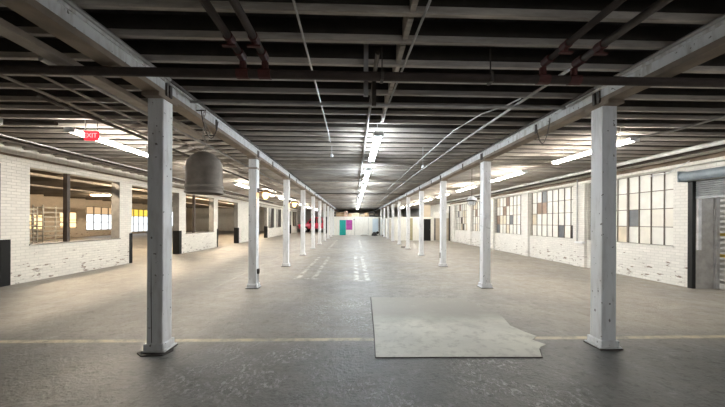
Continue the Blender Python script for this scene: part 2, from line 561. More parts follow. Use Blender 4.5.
# headers along the wall tops
t1 = MB().box(XL - 0.01, XL + 0.05, YB, YF, 3.23, 3.42, 0.005).build('trim_1', M['board'])
MB().box(XL - 0.01, XL + 0.035, YB, YF, 3.18, 3.228).build('rail', M['soffit'], t1)  # brown strip painting the shadow line under the header
struct(t1, 'cream timber header along the top of the left wall', 'trim')
mb = MB().box(XR - 0.16, XR + 0.01, 2.0, 25.3, 3.22, 3.32, 0.006)
mb.box(XR - 0.14, XR + 0.01, 2.0, 25.3, 3.02, 3.1, 0.006)
t2 = mb.build('trim_2', M['board'])
MB().box(XR - 0.06, XR + 0.01, 2.0, 25.3, 3.1, 3.22).build('rail', M['soffit'], t2)  # back of the recess, its shade put into the brown colour
struct(t2, 'stepped white timber header along the top of the right wall', 'trim')

# end walls (behind the camera, and far behind the partition)
F_WIN_ADDED = [(0.6, 2.7), (3.6, 6.0), (6.4, 8.2)]  # unseen window openings, added to let daylight in from behind
mb = MB()
xx = XH - 0.3
for xa, xb in F_WIN_ADDED:
    mb.box(xx, xa, YB - 0.3, YB, 0, 3.95).box(xa, xb, YB - 0.3, YB, 0, 0.9).box(xa, xb, YB - 0.3, YB, 2.7, 3.95)
    xx = xb
mb.box(xx, XR + TR, YB - 0.3, YB, 0, 3.95)
we = mb.build('wall_front', M['brick_y'])
mb = MB()
for xa, xb in F_WIN_ADDED:
    for k in range(5):
        xk = xa + (xb - xa) * k / 4
        mb.box(xk - 0.02, xk + 0.02, YB - 0.17, YB - 0.12, 0.9, 2.7)
    for zk in (0.92, 1.8, 2.68):
        mb.box(xa, xb, YB - 0.17, YB - 0.12, zk - 0.02, zk + 0.02)
mb.build('window_bars', M['bar'], we)
struct(we, 'white painted brick wall with open windows behind the camera', 'wall')
wf = MB().box(XH - 0.3, XR + TR, YF, YF + 0.3, 0, 3.95).build('wall_far', M['brick_y'])
struct(wf, 'pale brick wall at the far end of the left aisle', 'wall')

# ------------------------------------------------------------------ ceiling: deck and joists
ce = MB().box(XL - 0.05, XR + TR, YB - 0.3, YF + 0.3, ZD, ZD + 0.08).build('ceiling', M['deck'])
struct(ce, 'timber deck ceiling with exposed joists', 'ceiling')
def joist_into(mb, y):
    mb.mi = 0
    mb.box(XL, XR, y - 0.026, y + 0.026, ZJ, ZJ + 0.068, 0.006)      # lower timber, its lit face put into the pale colour
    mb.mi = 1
    mb.box(XL, XR, y - 0.02, y + 0.02, ZJ + 0.066, ZD + 0.01)    # upper timber, its shade put into the dark colour
jm = MB()
joist_into(jm, 0.0)
j0 = jm.build('joist', [M['joist'], M['plank_dark']], ce)
jy = [2.575 - 0.398 + 0.398 * k for k in range(86)]
for k, y in enumerate(jy):
    j = j0 if k == 0 else j0.copy()
    if k:
        COL.objects.link(j)
        j.parent = ce
    j.location = (0, y + random.uniform(-0.045, 0.045), random.uniform(0.0, 0.012))
    j.rotation_euler = (0, 0, random.uniform(-0.0012, 0.0012))
mb = MB()
for k in range(1, 16):
    joist_into(mb, jy[0] - 0.4 * k)
for k in range(1, 37):
    joist_into(mb, jy[-1] + 0.398 * k)
jr = mb.build('joist_run', [M['joist'], M['plank_dark']], ce)
jr['kind'] = 'stuff'
# blocking between the joists down the middle bay
mb = MB()
for k in range(0, 85):
    if random.random() < 0.8:
        dx = random.uniform(-0.02, 0.02)
        mb.box(0.47 + dx, 0.52 + dx, jy[k] + 0.03, jy[k + 1] - 0.03, ZJ + 0.02, ZD)
mb.build('blocking', M['joist'], ce)

# ------------------------------------------------------------------ next hall, seen through the openings
hc = MB().box(XH - 0.3, XL - TL + 0.24, YB, YF, 3.95, 4.05)
for k in range(27):
    hc.box(XH, XL - TL, YB + 2 * k + 0.5, YB + 2 * k + 0.62, 3.7, 3.96)
hc = hc.build('ceiling_next_hall', M['hall_ceiling'])
struct(hc, 'dark brown beamed ceiling of the next hall', 'ceiling')
hs = [(8, 12), (14.5, 18.5), (24.6, 26.6), (27.9, 29.6), (30.6, 34.2), (36.2, 39.6), (41, 45)]
hz = [(0.8, 3.0)] * 2 + [(0.85, 2.1), (0.9, 2.4), (0.62, 3.05), (0.25, 3.05), (0.8, 3.0)]
wo = wall_run('wall_outer', XH - 0.3, XH, [(a, b, c, d) for (a, b), (c, d) in zip(hs, hz)], 3.95, M['brick_tan'])
struct(wo, 'tan brick wall of the next hall with bright windows', 'wall')
n = 6
for i, ((a, b), (c, d)) in enumerate(zip(hs, hz)):
    mb = MB()
    mb.box(XH - 0.1, XH - 0.02, a, b, d - 0.05, d).box(XH - 0.1, XH - 0.02, a, b, c, c + 0.05)
    nb = max(2, round((b - a) / 0.85))
    for k in range(nb + 1):
        yy = a + (b - a) * k / nb
        mb.box(XH - 0.1, XH - 0.02, yy - 0.05, yy + 0.05, c, d)
    zs = [c + (d - c) * 0.68] if i in (4, 5) else [c + (d - c) * 0.5]
    for zz in zs + [c + (d - c) * 0.34]:
        mb.box(XH - 0.1, XH - 0.02, a, b, zz - 0.03, zz + 0.03)
    w = mb.build('window_%d' % n, M['bar'])
    struct(w, ['daylit window at the near end of the next hall', 'second daylit window of the next hall', 'orange sunlit low window behind the racks', 'narrow bright window between rack and big window',
               'big bright window with tan upper panes in the next hall', 'bright opening under a yellow sheet in the next hall', 'last daylit window of the next hall'][i], 'window')
    pm = M['day_warm'] if i in (2, 3) else M['day']
    top = {4: M['day_tan'], 5: M['day_yellow']}.get(i)
    if top:
        MB().box(XH - 0.08, XH - 0.06, a, b, c, zs[0]).build('pane', pm, w)
        MB().box(XH - 0.08, XH - 0.06, a, b, zs[0], d).build('pane', top, w)
    else:
        MB().box(XH - 0.08, XH - 0.06, a, b, c, d).build('pane', pm, w)
    n += 1

def rack(x, y0, y1, h, nsl, label):
    r = thing('storage_rack', label, 'rack', (x, (y0 + y1) / 2, 0), group='white racks in the next hall')
    w = (y1 - y0) / 2
    for sx in (-0.3, 0.3):
        for sy in (-w, w):
            MB().box(sx - 0.03, sx + 0.03, sy - 0.03, sy + 0.03, 0, h).build('upright', M['rack'], r)
    for k in range(nsl):
        z = 0.25 + (h - 0.45) * k / (nsl - 1)
        MB().box(-0.3, 0.3, -w + 0.03, w - 0.03, z, z + 0.07).build('shelf', M['rack'], r)
    return r
rack(-20, 18.15, 18.95, 2.45, 9, 'narrower white slatted rack before the orange lit window')
rack(-20, 19.3, 20.7, 2.6, 8, 'wider white slatted rack seen left of the brown post')
for i, (y, z0, sz) in enumerate(((19.7, 2.232, 0.34), (20.3, 2.232, 0.3))):
    pass
for i, (x, y) in enumerate(((-20, 23.9), (-10.2, 16.6), (-10.2, 30.6), (-10.2, 34), (-10.2, 9.4), (-10.2, 23.8))):  # all but the first are added out of view to brighten the hall
    f = thing('strip_light', ['short strip light beyond the first open window', 'strip light just inside the next hall behind the second open window', 'strip light in the next hall behind the first dark window', 'strip light in the next hall behind the second dark window', 'strip light inside the next hall behind the first open window', 'strip light inside the next hall between the third and fourth doorways'][i], 'light', (x, y, 3.68), PI / 2 if i == 0 else 0, 'strip lights of the next hall')
    MB().box(-0.09, 0.09, -0.75, 0.75, -0.05, 0.0, 0.005).build('housing', M['fixture'], f)
    MB().cyl((0, 0, 0), (0, 0, 0.25), 0.01, 6).build('stem', M['iron'], f)
    MB().cyl((0, -0.72, -0.075), (0, 0.72, -0.075), 0.025).build('lamp_tube', M['tube_warm'], f)
for i, (x, z, r, m) in enumerate(((-9.6, 3.25, 0.05, 'iron'), (-10.6, 3.45, 0.07, 'iron'), (-12.5, 3.4, 0.06, 'tan_pipe'), (-15.5, 3.3, 0.05, 'tan_pipe'))):
    o = MB().cyl((x, YB + 0.01, z), (x, YF - 0.01, z), r).build('ceiling_pipe', M[m], smooth=True)
    tag(o, ['thin dark pipe just past the left wall openings', 'thick dark pipe second past the left wall openings', 'dusty tan pipe third past the left wall openings', 'dusty tan pipe deepest in the next hall'][i], 'pipe', 'pipes of the next hall')

# posts in the open left windows, dark panels painting the unlit room beyond in two
for i, (a, b) in enumerate(L_WIN):
    if i in (2, 3):
        w = MB().box(XL - 0.2, XL - 0.15, a, b, 0.98, 2.99).build('window_%d' % n, M['pane_black'])
        MB().box(XL - 0.21, XL - 0.12, (a + b) / 2 - 0.05, (a + b) / 2 + 0.05, 0.98, 2.99).build('mullion', M['board'], w)
        struct(w, ['first dark blocked window on the left wall', 'second dark blocked window on the left wall'][i - 2], 'window')
    else:
        yp = {0: 9.08, 1: 16.1, 4: 42.5}[i]
        w = MB().box(XL - 0.2, XL - 0.08, yp - 0.045, yp + 0.045, 0.976, 2.99).build('window_%d' % n, M['post_brown'])
        struct(w, {0: 'brown steel post in the first open window', 1: 'brown steel post in the second open window', 4: 'brown steel post in the farthest open window'}[i], 'window')
    n += 1

# ------------------------------------------------------------------ right-hand factory windows
ri = {0: {(3, 1): 'pane_dark', (4, 0): 'pane_c'},
      1: {(5, 2): 'pane_brown', (6, 2): 'pane_brown', (5, 3): 'pane_dark', (2, 0): 'pane_dark', (7, 1): 'pane_c', (0, 0): 'pane_black'},
      2: {(0, 0): 'pane_dark', (3, 1): 'pane_dark', (7, 0): 'pane_dark', (5, 2): 'pane_brown', (7, 1): 'pane_brown', (4, 3): 'pane_brown'},
      3: {(2, 0): 'pane_brown', (4, 1): 'pane_brown', (6, 2): 'pane_brown', (1, 1): 'pane_c'},
      4: {(3, 0): 'pane_black', (4, 1): 'pane_black', (6, 2): 'pane_dark', (2, 1): 'pane_c', (5, 3): 'pane_brown'}}
for i, (a, b) in enumerate(R_WIN):
    nc, nr = 8, 4
    xg = XR + 0.1
    mb = MB()
    for k in range(nc + 1):
        th = 0.028 if (i == 0 and k == 4) else 0.007
        yy = a - 0.05 + (b - a) * k / nc
        mb.box(xg - 0.03, xg + 0.02, yy - th, yy + th, 1.0, 3.0)
    for k in range(nr + 1):
        zz = 1.0 + 2.0 * k / nr
        mb.box(xg - 0.028, xg + 0.02, a, b, zz - 0.01, zz + 0.01)
    w = mb.build('window_%d' % (i + 1), M['bar'])
    struct(w, ['painted-over steel window nearest the dock, one grey pane', 'second painted-over steel window with a brown boarded pane', 'third painted-over steel window with many odd panes',
               'fourth steel window on the right wall, behind a column', 'fifth steel window, last before the store partition'][i], 'window')
    mb = MB()
    keys = ['pane_a', 'pane_b', 'pane_c', 'pane_dark', 'pane_brown', 'pane_black']
    for cix in range(nc):
        for rix in range(nr):
            k = ri[i].get((cix, rix)) or random.choice(['pane_a', 'pane_b', 'pane_b', 'pane_b', 'pane_a', 'pane_b', 'pane_b'] + (['pane_c'] if i > 1 else []))
            mb.mi = keys.index(k)
            y0 = a - 0.05 + (b - a) * cix / nc; y1 = a - 0.05 + (b - a) * (cix + 1) / nc + (0.05 if cix == nc - 1 else 0)
            mb.box(xg, xg + 0.008, y0, y1, 1.0 + 0.5 * rix, 1.5 + 0.5 * rix)
    mb.build('pane', [M[k] for k in keys], w)
    MB().box(XR - 0.02, XR + TR, a - 0.02, b + 0.02, 0.965, 1.0, 0.004).build('window_sill', M['brick_r'], w)
    MB().box(XR + 0.2, XR + 0.34, a, b, 1.0, 3.0).build('backing', M['board'], w)

# ------------------------------------------------------------------ loading dock on the right
d = thing('roller_shutter', 'grey roller shutter drawn up over the dock opening in the right wall', 'shutter', (XR, 5.2, 0))
MB().cyl((-0.13, -1.95, 2.76), (-0.13, 1.93, 2.76), 0.118, 20).build('drum_hood', M['drum'], d, smooth=True)
MB().box(-0.26, 0.0, 1.93, 1.96, 2.63, 2.9, 0.01).build('end_plate', M['drum'], d)
mb = MB()
for k in range(8):
    z = 2.25 + 0.05 * k
    mb.prism([(0.05, z), (0.03, z + 0.025), (0.05, z + 0.05), (0.07, z + 0.05), (0.07, z)], 'y', -1.79, 1.79)
mb.box(0.03, 0.09, -1.79, 1.79, 2.2, 2.26)
mb.build('curtain', M['shutter'], d)
for s in (1,):
    MB().box(-0.05, 0.04, 1.79, 1.9, 0, 2.64, 0.005).build('guide_rail', M['door_black'], d)
o = MB().box(XR + 0.04, XR + TR, 6.985, 6.999, 0, 2.3).build('dock_jamb', M['concrete'])
mb = MB()
mb.box(XR + TR, XR + TR + 0.1, 6.93, 7.03, 0, 2.4, 0.01)
o.parent = wr
o['label'] = 'grey concrete jamb'
MB().box(XR + 0.045, XR + 0.12, 6.94, 6.985, 0.95, 2.25).build('dock_jamb', M['white_pipe'], wr)
mb.build('dock_post', M['grey_pipe'], wr)
g = thing('slatted_gate', 'steel slatted gate outside the dock, yellow marks on its slats', 'gate', (XR + 0.72, 5.75, 0))
MB().box(-0.04, 0.04, 1.52, 1.6, 0, 2.5).build('gate_post', M['grey_pipe'], g)
MB().box(-0.04, 0.04, -1.6, -1.52, 0, 2.5).build('gate_post', M['grey_pipe'], g)
for k in range(18):
    z = 0.12 + 0.13 * k
    MB().box(-0.015, 0.015, -1.52, 1.52, z, z + 0.075).build('slat', M['hazard'] if k in (5, 9) else M['slat'], g)
ob = MB().box(XR + 2.2, XR + 2.5, 1.0, 10.0, 0, 3.8).build('wall_outside', M['concrete'])
struct(ob, 'shaded concrete wall outside the dock', 'wall')

# ------------------------------------------------------------------ columns
def outline(mb, w, z0, z1, bev):
    mb.box(-w / 2, w / 2, -w / 2, w / 2, z0, z1, bev)
    return mb
def make_column():
    c = thing('timber_column', '', 'column', group='white timber columns')
    outline(MB(), CW, 0.06, ZB - 0.045, 0.008).build('shaft', M['white_wood'], c)
    b = outline(MB(), CW + 0.05, 0.03, 0.11, 0.01).build('base_block', M['white_wood'], c)
    MB().box(-0.145, 0.145, -0.13, 0.13, 0.012, 0.032, 0.006).build('base_board', M['white_wood'], c)
    MB().box(-0.15, 0.15, -0.14, 0.14, 0.0, 0.013, 0.003).build('base_plate', M['iron'], c)
    MB().box(-0.105, 0.105, -0.19, 0.19, ZB - 0.05, ZB, 0.006).build('capital', M['soffit'], c)
    return c
proto = make_column()
L_LAB = ['nearest white column of the left row, cracked along its front', 'second white column of the left row, with strap, lamp and outlet box',
         'third white column of the left row, bare lamp beside it']
R_LAB = ['nearest white column of the right row, speckled with nail holes', 'second white column of the right row, small switch on its face',
         'third white column of the right row, before the partition door']
cols = {}
for s, x in enumerate(COLX):
    for k, y in enumerate(COLY):
        c = proto if (s == 0 and k == 0) else copy_tree(proto)
        c.location = (x, y, 0)
        side = ('left', 'right')[s]
        labs = (L_LAB, R_LAB)[s]
        c['label'] = labs[k] if k < 3 else '%s white timber column from the camera in the %s row' % (ORD[k], side)
        cols[(s, k)] = c
cols[(0, 9)]['label'] = 'last white column of the left row, beside the partition corner'
cols[(1, 9)]['label'] = 'last white column of the right row, beside the partition corner'
# own marks of single columns
mb = MB().prism([(-0.036, 0.11), (-0.028, 0.12), (-0.034, 0.6), (-0.042, 1.2), (-0.045, 0.7)], 'y', -CW / 2 - 0.001, -CW / 2 + 0.01)
q = mb.build('crack', M['door_black'], cols[(0, 0)])
MB().box(-CW / 2 - 0.012, CW / 2 + 0.012, -CW / 2 - 0.012, CW / 2 + 0.012, 2.85, 2.89).build('strap_band', M['tan_pipe'], cols[(0, 1)])
ob = MB().box(CW / 2, CW / 2 + 0.05, -0.05, 0.03, 0.34, 0.46, 0.006).build('outlet_box', M['iron'], cols[(0, 1)])
MB().cyl((CW / 2 + 0.02, -0.01, 0.02), (CW / 2 + 0.02, -0.01, 0.35), 0.012).build('conduit', M['white_pipe'], cols[(0, 1)])
MB().box(-0.02, 0.03, -CW / 2 - 0.03, -CW / 2, 1.72, 1.84, 0.006).build('switch', M['fixture'], cols[(1, 1)])
MB().box(-CW / 2 - 0.02, -CW / 2, -0.03, 0.03, 0.3, 0.5, 0.006).build('outlet_box', M['iron'], cols[(1, 2)])
MB().prism([(-0.19, -0.12), (-0.09, -0.2), (0.16, -0.19), (0.2, -0.05), (0.12, 0.1), (-0.12, 0.1)], 'z', 0.0, 0.012).build('base_shim', M['plank_dark'], cols[(0, 0)])

# ------------------------------------------------------------------ beams, one per bay on each row
def beam(x, y0, y1, label, inner):
    b = thing('timber_beam', label, 'beam', (x, (y0 + y1) / 2, 0), group='timber beams on the column rows')
    L = (y1 - y0) / 2 - 0.005
    mb = MB().box(-0.095, 0.095, -L, L, ZB + 0.06, ZJ, 0.006)
    MB().box(-0.097, 0.097, -L, L, ZB, ZB + 0.062, 0.003).build('soffit_board', M['soffit'], b)
    mb.build('timber', M['beam'], b)
    MB().box(min(inner * 0.095, inner * 0.112), max(inner * 0.095, inner * 0.112), -L, L, ZB + 0.165, ZB + 0.195).build('batten', M['beam'], b)
    for yy in (-L + 0.03, -0.45, L - 0.03):
        MB().box(-0.112, 0.112, yy - 0.022, yy + 0.022, ZB + 0.004, ZB + 0.16, 0.002).build('strap', M['iron'], b)
    MB().cyl((inner * 0.118, -L, ZJ - 0.024), (inner * 0.118, L, ZJ - 0.024), 0.022).build('conduit', M['grey_pipe'] if y0 < 0 else M['iron'], b)
    return b
for s, x in enumerate(COLX):
    ys = [YB] + COLY + [YF]
    side = ('left', 'right')[s]
    for k in range(len(ys) - 1):
        lab = ('nearest beam of the %s row, overhead in the top corner of the photo' % side if k == 0 else
               'beam of the %s row running on behind the end partition' % side if k == len(ys) - 2 else
               '%s-row beam between the %s and %s columns' % (side, ORD[k - 1], ORD[k]))
        beam(x, ys[k], ys[k + 1], lab, 1 if s == 0 else -1)

# ------------------------------------------------------------------ fluorescent strip lights
def make_fixture(tube):
    f = thing('strip_light', '', 'light', group='fluorescent strip lights')
    MB().box(-0.034, 0.034, -1.12, 1.12, -0.01, 0.03, 0.006).build('housing', M['fixture'], f)
    for sx in (-0.045, 0.045):
        MB().cyl((sx, -1.08, -0.032), (sx, 1.08, -0.032), 0.018, 8).build('lamp_tube', M[tube], f)
    for sy in (-1, 1):
        MB().box(-0.09, 0.09, sy * 1.1 - 0.015, sy * 1.1 + 0.015, -0.06, 0.03, 0.004).build('end_cap', M['fixture'], f)
        MB().cyl((0, sy * 0.8, 0.03), (0, sy * 0.8, 0.402), 0.006, 6).build('hanger', M['grey_pipe'], f)
    return f
for x, nm, z, tb in ((0.44, 'centre', 3.2, 'tube'), (-4.97, 'left aisle', 3.2, 'tube_mild'), (5.28, 'right aisle', 3.2, 'tube_mild')):
    fx = make_fixture(tb)
    for k in range(11 if x < 0 else 9 if x < 5 else 8):
        f = fx if k == 0 else copy_tree(fx)
        f.location = (x, (6.5 if x > 5 else 6.4) + 3.6 * k, z)
        f['label'] = '%s strip light from the camera along the %s' % (ORD[k], nm)
# ------------------------------------------------------------------ pipes and conduits
def pipe(name, pts, r, mat, label, cat='pipe', group=None, seg=10):
    o = MB().tube(pts, r, seg).build(name, M[mat], smooth=True)
    return tag(o, label, cat, group)
mp_ = thing('sprinkler_main', 'thick brown sprinkler pipe crossing the whole hall under the beams', 'pipe', (0, 3.0, 3.083))
MB().cyl((XL + 0.01, 0, 0), (XR - 0.17, 0, 0), 0.043, 14).build('pipe', M['main_pipe'], mp_, smooth=True)
for x in (-6.5, -4.2, 0.28, 1.4, 5.4, 7.4):
    MB().box(x - 0.015, x + 0.015, -0.05, 0.05, -0.05, 0.05).cyl((x, 0, 0.045), (x, 0, 0.31), 0.007, 6).build('pipe_hanger', M['iron'], mp_)
for x in (-1.12, -0.9, 1.95, 2.28):
    MB().cyl((x - 0.06, 0, 0), (x + 0.06, 0, 0), 0.052, 10).cyl((x, 0, 0.0), (x, 0, 0.12), 0.034, 10).build('tee_fitting', M['red_iron'], mp_)

def branch(x, y0, y1, z, r, mat, label):
    b = thing('sprinkler_branch', label, 'pipe', (x, 0, 0), group='sprinkler branch pipes')
    MB().cyl((0, y0, z), (0, y1, z), r, 12).build('pipe', M[mat], b, smooth=True)
    MB().cyl((0, y1 - 0.3, z), (0, y1 - 0.22, z), r + 0.01, 10).build('coupling', M['red_iron'], b)
    MB().cyl((0, y1 - 0.06, z), (0, y1 + 0.05, z), r + 0.012, 10).build('elbow', M['red_iron'], b)
    MB().cyl((0, y1 - 0.26, z - r - 0.03), (0, y1 - 0.26, z - r), 0.02, 8).box(-0.06, 0.06, y1 - 0.275, y1 - 0.245, z - r - 0.045, z - r - 0.03).build('valve', M['red_iron'], b)
    return b
branch(-1.12, -2.0, 2.93, 3.24, 0.034, 'main_pipe', 'dark sprinkler branch pipe, left of the pale-ended one')
b2 = branch(-0.9, 2.05, 2.93, 3.24, 0.034, 'main_pipe', 'sprinkler branch pipe with a pale grey near length')
MB().cyl((0, -2.0, 3.24), (0, 2.06, 3.24), 0.05, 12).build('lagged_length', M['tan_pipe'], b2, smooth=True)
branch(1.95, -2.0, 2.93, 3.24, 0.03, 'main_pipe', 'sprinkler branch with red valve, nearer the middle of the hall')
branch(2.28, -2.0, 2.93, 3.24, 0.034, 'iron', 'sprinkler branch with red valve, next to the right beam')

ZU = ZJ - 0.025
pipe('ceiling_conduit', [(-0.47, -1, ZU), (-0.5, 5.2, ZU), (-0.52, 6.5, ZU)], 0.012, 'grey_pipe', 'thin straight conduit left of the centre lights', 'conduit', seg=6)
pipe('ceiling_conduit', [(0.62, -1, ZU), (0.6, 2.2, ZU), (0.5, 4.6, ZU), (0.47, 5.2, ZU)], 0.012, 'grey_pipe', 'thin slanting conduit reaching the first centre light', 'conduit', seg=6)
pipe('ceiling_conduit', [(0.24, 3.05, ZU), (0.24, 34, ZU)], 0.025, 'iron', 'dark conduit running beside the whole centre row of lights', 'conduit', seg=8)
pipe('ceiling_conduit', [(2.42, 3.1, ZU - 0.03), (2.3, 6, ZU - 0.03), (2.2, 11, ZU - 0.03), (2.2, 30, ZU - 0.03)], 0.02, 'grey_pipe', 'grey conduit inside the right row of columns', 'conduit', seg=8)
pipe('ceiling_conduit', [(2.35, 4.1, ZU), (2.28, 4.35, ZU), (2.06, 4.7, ZU), (1.9, 5.6, ZU), (1.85, 9, ZU), (1.8, 16, ZU)], 0.011, 'white_pipe', 'thin white conduit curving away inside the right row', 'conduit', seg=6)
pipe('ceiling_conduit', [(-4.06, 1, ZU - 0.1), (-4.02, 6, ZU - 0.1)], 0.02, 'tan_pipe', 'tan conduit above the left aisle, nearer the exit sign', 'conduit', seg=8)
pipe('ceiling_conduit', [(-3.8, 3.6, ZU), (-3.83, 14, ZU)], 0.018, 'tan_pipe', 'tan conduit above the left aisle, starting past the sprinkler pipe', 'conduit', seg=8)
pipe('ceiling_conduit', [(-3.3, 3.2, ZU - 0.05), (-3.3, 20, ZU - 0.05)], 0.03, 'grey_pipe', 'grey pipe just outside the left row of columns', 'conduit', seg=8)
pipe('ceiling_conduit', [(-4.4, 4.2, ZU - 0.02), (-4.45, 24, ZU - 0.02)], 0.03, 'iron', 'dark pipe just inside the left-aisle lights', 'pipe', seg=8)
pipe('ceiling_conduit', [(-6.75, 1, ZU - 0.12), (-6.75, 26, ZU - 0.12)], 0.014, 'white_pipe', 'pale pipe high along the left wall', 'pipe', seg=8)
pipe('ceiling_conduit', [(-7.05, 1, ZU - 0.13), (-7.05, 26, ZU - 0.13)], 0.05, 'iron', 'dark pipe beside the pale one high along the left wall', 'pipe', seg=8)
pipe('ceiling_pipe', [(-8.3, 5.0, 3.2), (-4.9, 5.0, 3.2)], 0.035, 'iron', 'short black pipe ending before the exit sign', 'pipe', seg=10)
pipe('ceiling_pipe', [(7.45, 1, 3.25), (7.45, 25, 3.25)], 0.05, 'white_pipe', 'white lagged pipe high along the right wall', 'pipe', seg=12)
pipe('ceiling_pipe', [(7.72, 1, 3.225), (7.72, 25, 3.225)], 0.045, 'iron', 'dark pipe beside the white lagged pipe', 'pipe', seg=8)
pipe('ceiling_conduit', [(5.55, 1, 3.2), (5.52, 4.9, 3.2), (5.3, 5.4, 3.2)], 0.018, 'grey_pipe', 'grey feed conduit reaching the first right-aisle light', 'conduit', seg=8)
pipe('crossing_pipe', [(-2.32, 4.25, ZJ - 0.09), (3.1, 4.25, ZJ - 0.09)], 0.022, 'grey_pipe', 'thin pale pipe crossing behind the sprinkler main', 'pipe', seg=8)
o = MB().box(-2.95, -2.79, -1.0, 5.6, 3.14, 3.2, 0.004).build('cable_tray', M['tan_pipe'])
tag(o, 'flat tan cable tray beside the nearest left beam', 'cable tray')
o = MB().cyl((8.2, 10.6, 0.92), (8.2, 10.6, 3.2), 0.022, 8).build('wall_conduit', M['grey_pipe'])
o2 = MB().box(8.14, 8.26, 10.28, 10.66, 0.86, 0.93, 0.006).build('junction_box', M['fixture'], o)
tag(o, 'upright conduit with a white box on the pier between windows', 'conduit')
pipe('wall_conduit', [(XR - 0.18, 6.95, 3.12), (XR - 0.1, 7.5, 2.92), (XR - 0.03, 8.1, 2.92)], 0.012, 'white_pipe', 'short white conduit bent down beside the shutter hood', 'conduit', seg=6)
pipe('crossing_pipe', [(-2.32, 12.45, ZJ - 0.07), (3.1, 12.45, ZJ - 0.07)], 0.02, 'grey_pipe', 'thin pale pipe crossing the middle bay past the third columns', 'pipe', seg=8)
pipe('crossing_pipe', [(-2.32, 17.9, ZJ - 0.075), (3.1, 17.9, ZJ - 0.075)], 0.03, 'iron', 'dark pipe crossing the middle bay past the fifth columns', 'pipe', seg=8)
# hanging straps behind the sprinkler pipe
o = MB().box(0.1, 0.15, 3.2, 3.23, 2.97, ZD).build('hanging_strap', M['grey_pipe'])
tag(o, 'pale steel strap hanging beside the sprinkler pipe, mid-hall', 'strap')
o = MB().box(0.205, 0.255, 3.44, 3.47, 2.96, ZD).build('hanging_strap', M['iron'])
tag(o, 'dark strap hanging below the centre conduit', 'strap')

# ------------------------------------------------------------------ hanging bell hood by the left row
h = thing('bell_hood', 'big dusty brown bell-shaped hood hanging on a chain by the left row', 'hood', (-2.2, 4.41, 2.005))
h.scale = (0.79, 0.79, 0.91)
prof = [(0.318, 0.0), (0.318, 0.1), (0.31, 0.12), (0.31, 0.4)]
for k in range(1, 9):
    a = k / 8 * PI / 2
    prof.append((max(0.31 * math.cos(a), 0.02), 0.4 + 0.28 * math.sin(a)))
inner = [(max(r - 0.012, 0.008), z - 0.012 if z > 0.1 else z) for r, z in prof[::-1]]
MB().lathe(prof + inner, seg=36).build('shell', M['dome'], h, smooth=True)
MB().lathe([(0.318, 0.0), (0.328, 0.004), (0.328, 0.03), (0.318, 0.034)], seg=36).build('rim', M['dome_rim'], h, smooth=True)
MB().lathe([(0.318, 0.085), (0.326, 0.09), (0.326, 0.12), (0.316, 0.126)], seg=36).build('band', M['dome_rim'], h, smooth=True)
ch = MB()
def link_ring(mb, c, R_, r, rot):
    pts = []
    for k in range(13):
        a = 2 * PI * k / 12
        u, v = R_ * 0.6 * math.cos(a), R_ * math.sin(a)
        pts.append((c[0] + u * math.cos(rot), c[1] + u * math.sin(rot), c[2] + v))
    mb.tube(pts, r, 6)
for k in range(14):
    link_ring(ch, (0.02 * math.sin(k), 0, 0.71 + 0.048 * k), 0.034, 0.006, (k % 2) * PI / 2)
ch.tube([(0.02, 0, 1.1), (0.1, -0.02, 1.0), (0.06, 0, 0.85), (-0.05, 0.02, 0.92), (-0.02, 0, 1.08)], 0.007, 6)
ch.build('chain', M['chain'], h)
MB().cyl((-0.156, 0, 1.345), (0.02, 0, 1.345), 0.011, 8).build('hook', M['iron'], h)

# ------------------------------------------------------------------ small lamps
def jar_lamp(x, y, z, label):
    l = thing('column_lamp', label, 'lamp', (x, y, z), group='warm lamps on the left columns')
    MB().cyl((-0.14, 0, 0.13), (0.02, 0, 0.13), 0.014, 8).box(-0.155, -0.13, -0.04, 0.04, 0.08, 0.18).build('bracket', M['iron'], l)
    MB().lathe([(0.02, 0.15), (0.05, 0.14), (0.17, 0.075), (0.175, 0.065), (0.05, 0.11), (0.02, 0.12)], (0.03, 0, 0), 20).build('lamp_shade', M['lamp_shade'], l, smooth=True)
    MB().lathe([(0.002, 0.11), (0.05, 0.1), (0.07, 0.04), (0.065, -0.02), (0.04, -0.07), (0.002, -0.085)], (0.03, 0, 0), 16, closed=False).build('bulb', M['lamp_warm'], l, smooth=True)
jar_lamp(COLX[0] + CW / 2 + 0.155, COLY[1], 2.22, 'glowing amber lamp under a brown shade on the second left column')
jar_lamp(COLX[0] + CW / 2 + 0.155, COLY[2], 2.2, 'glowing amber lamp on the third left column')

l = thing('pendant_lamp', 'white domed pendant lamp in a wire guard beside the second right column', 'lamp', (4.0, 9.9, 2.18))
MB().lathe([(0.02, 0.3), (0.06, 0.3), (0.15, 0.22), (0.17, 0.17), (0.155, 0.17), (0.05, 0.27), (0.02, 0.28)], seg=20).build('lamp_shade', M['fixture'], l, smooth=True)
MB().lathe([(0.16, 0.17), (0.165, 0.16), (0.165, 0.13), (0.15, 0.13)], seg=20).build('collar', M['iron'], l, smooth=True)
MB().lathe([(0.002, 0.16), (0.1, 0.15), (0.12, 0.08), (0.09, 0.01), (0.002, 0.0)], seg=16, closed=False).build('globe', M['fixture'], l, smooth=True)
mb = MB()
for k in range(8):
    a = 2 * PI * k / 8
    mb.tube([(0.15 * math.cos(a), 0.15 * math.sin(a), 0.14), (0.14 * math.cos(a), 0.14 * math.sin(a), 0.05), (0.06 * math.cos(a), 0.06 * math.sin(a), -0.03)], 0.006, 5)
mb.build('wire_guard', M['grey_pipe'], l)
MB().cyl((0, 0, 0.29), (0, 0, 1.422), 0.01, 6).build('stem', M['iron'], l)

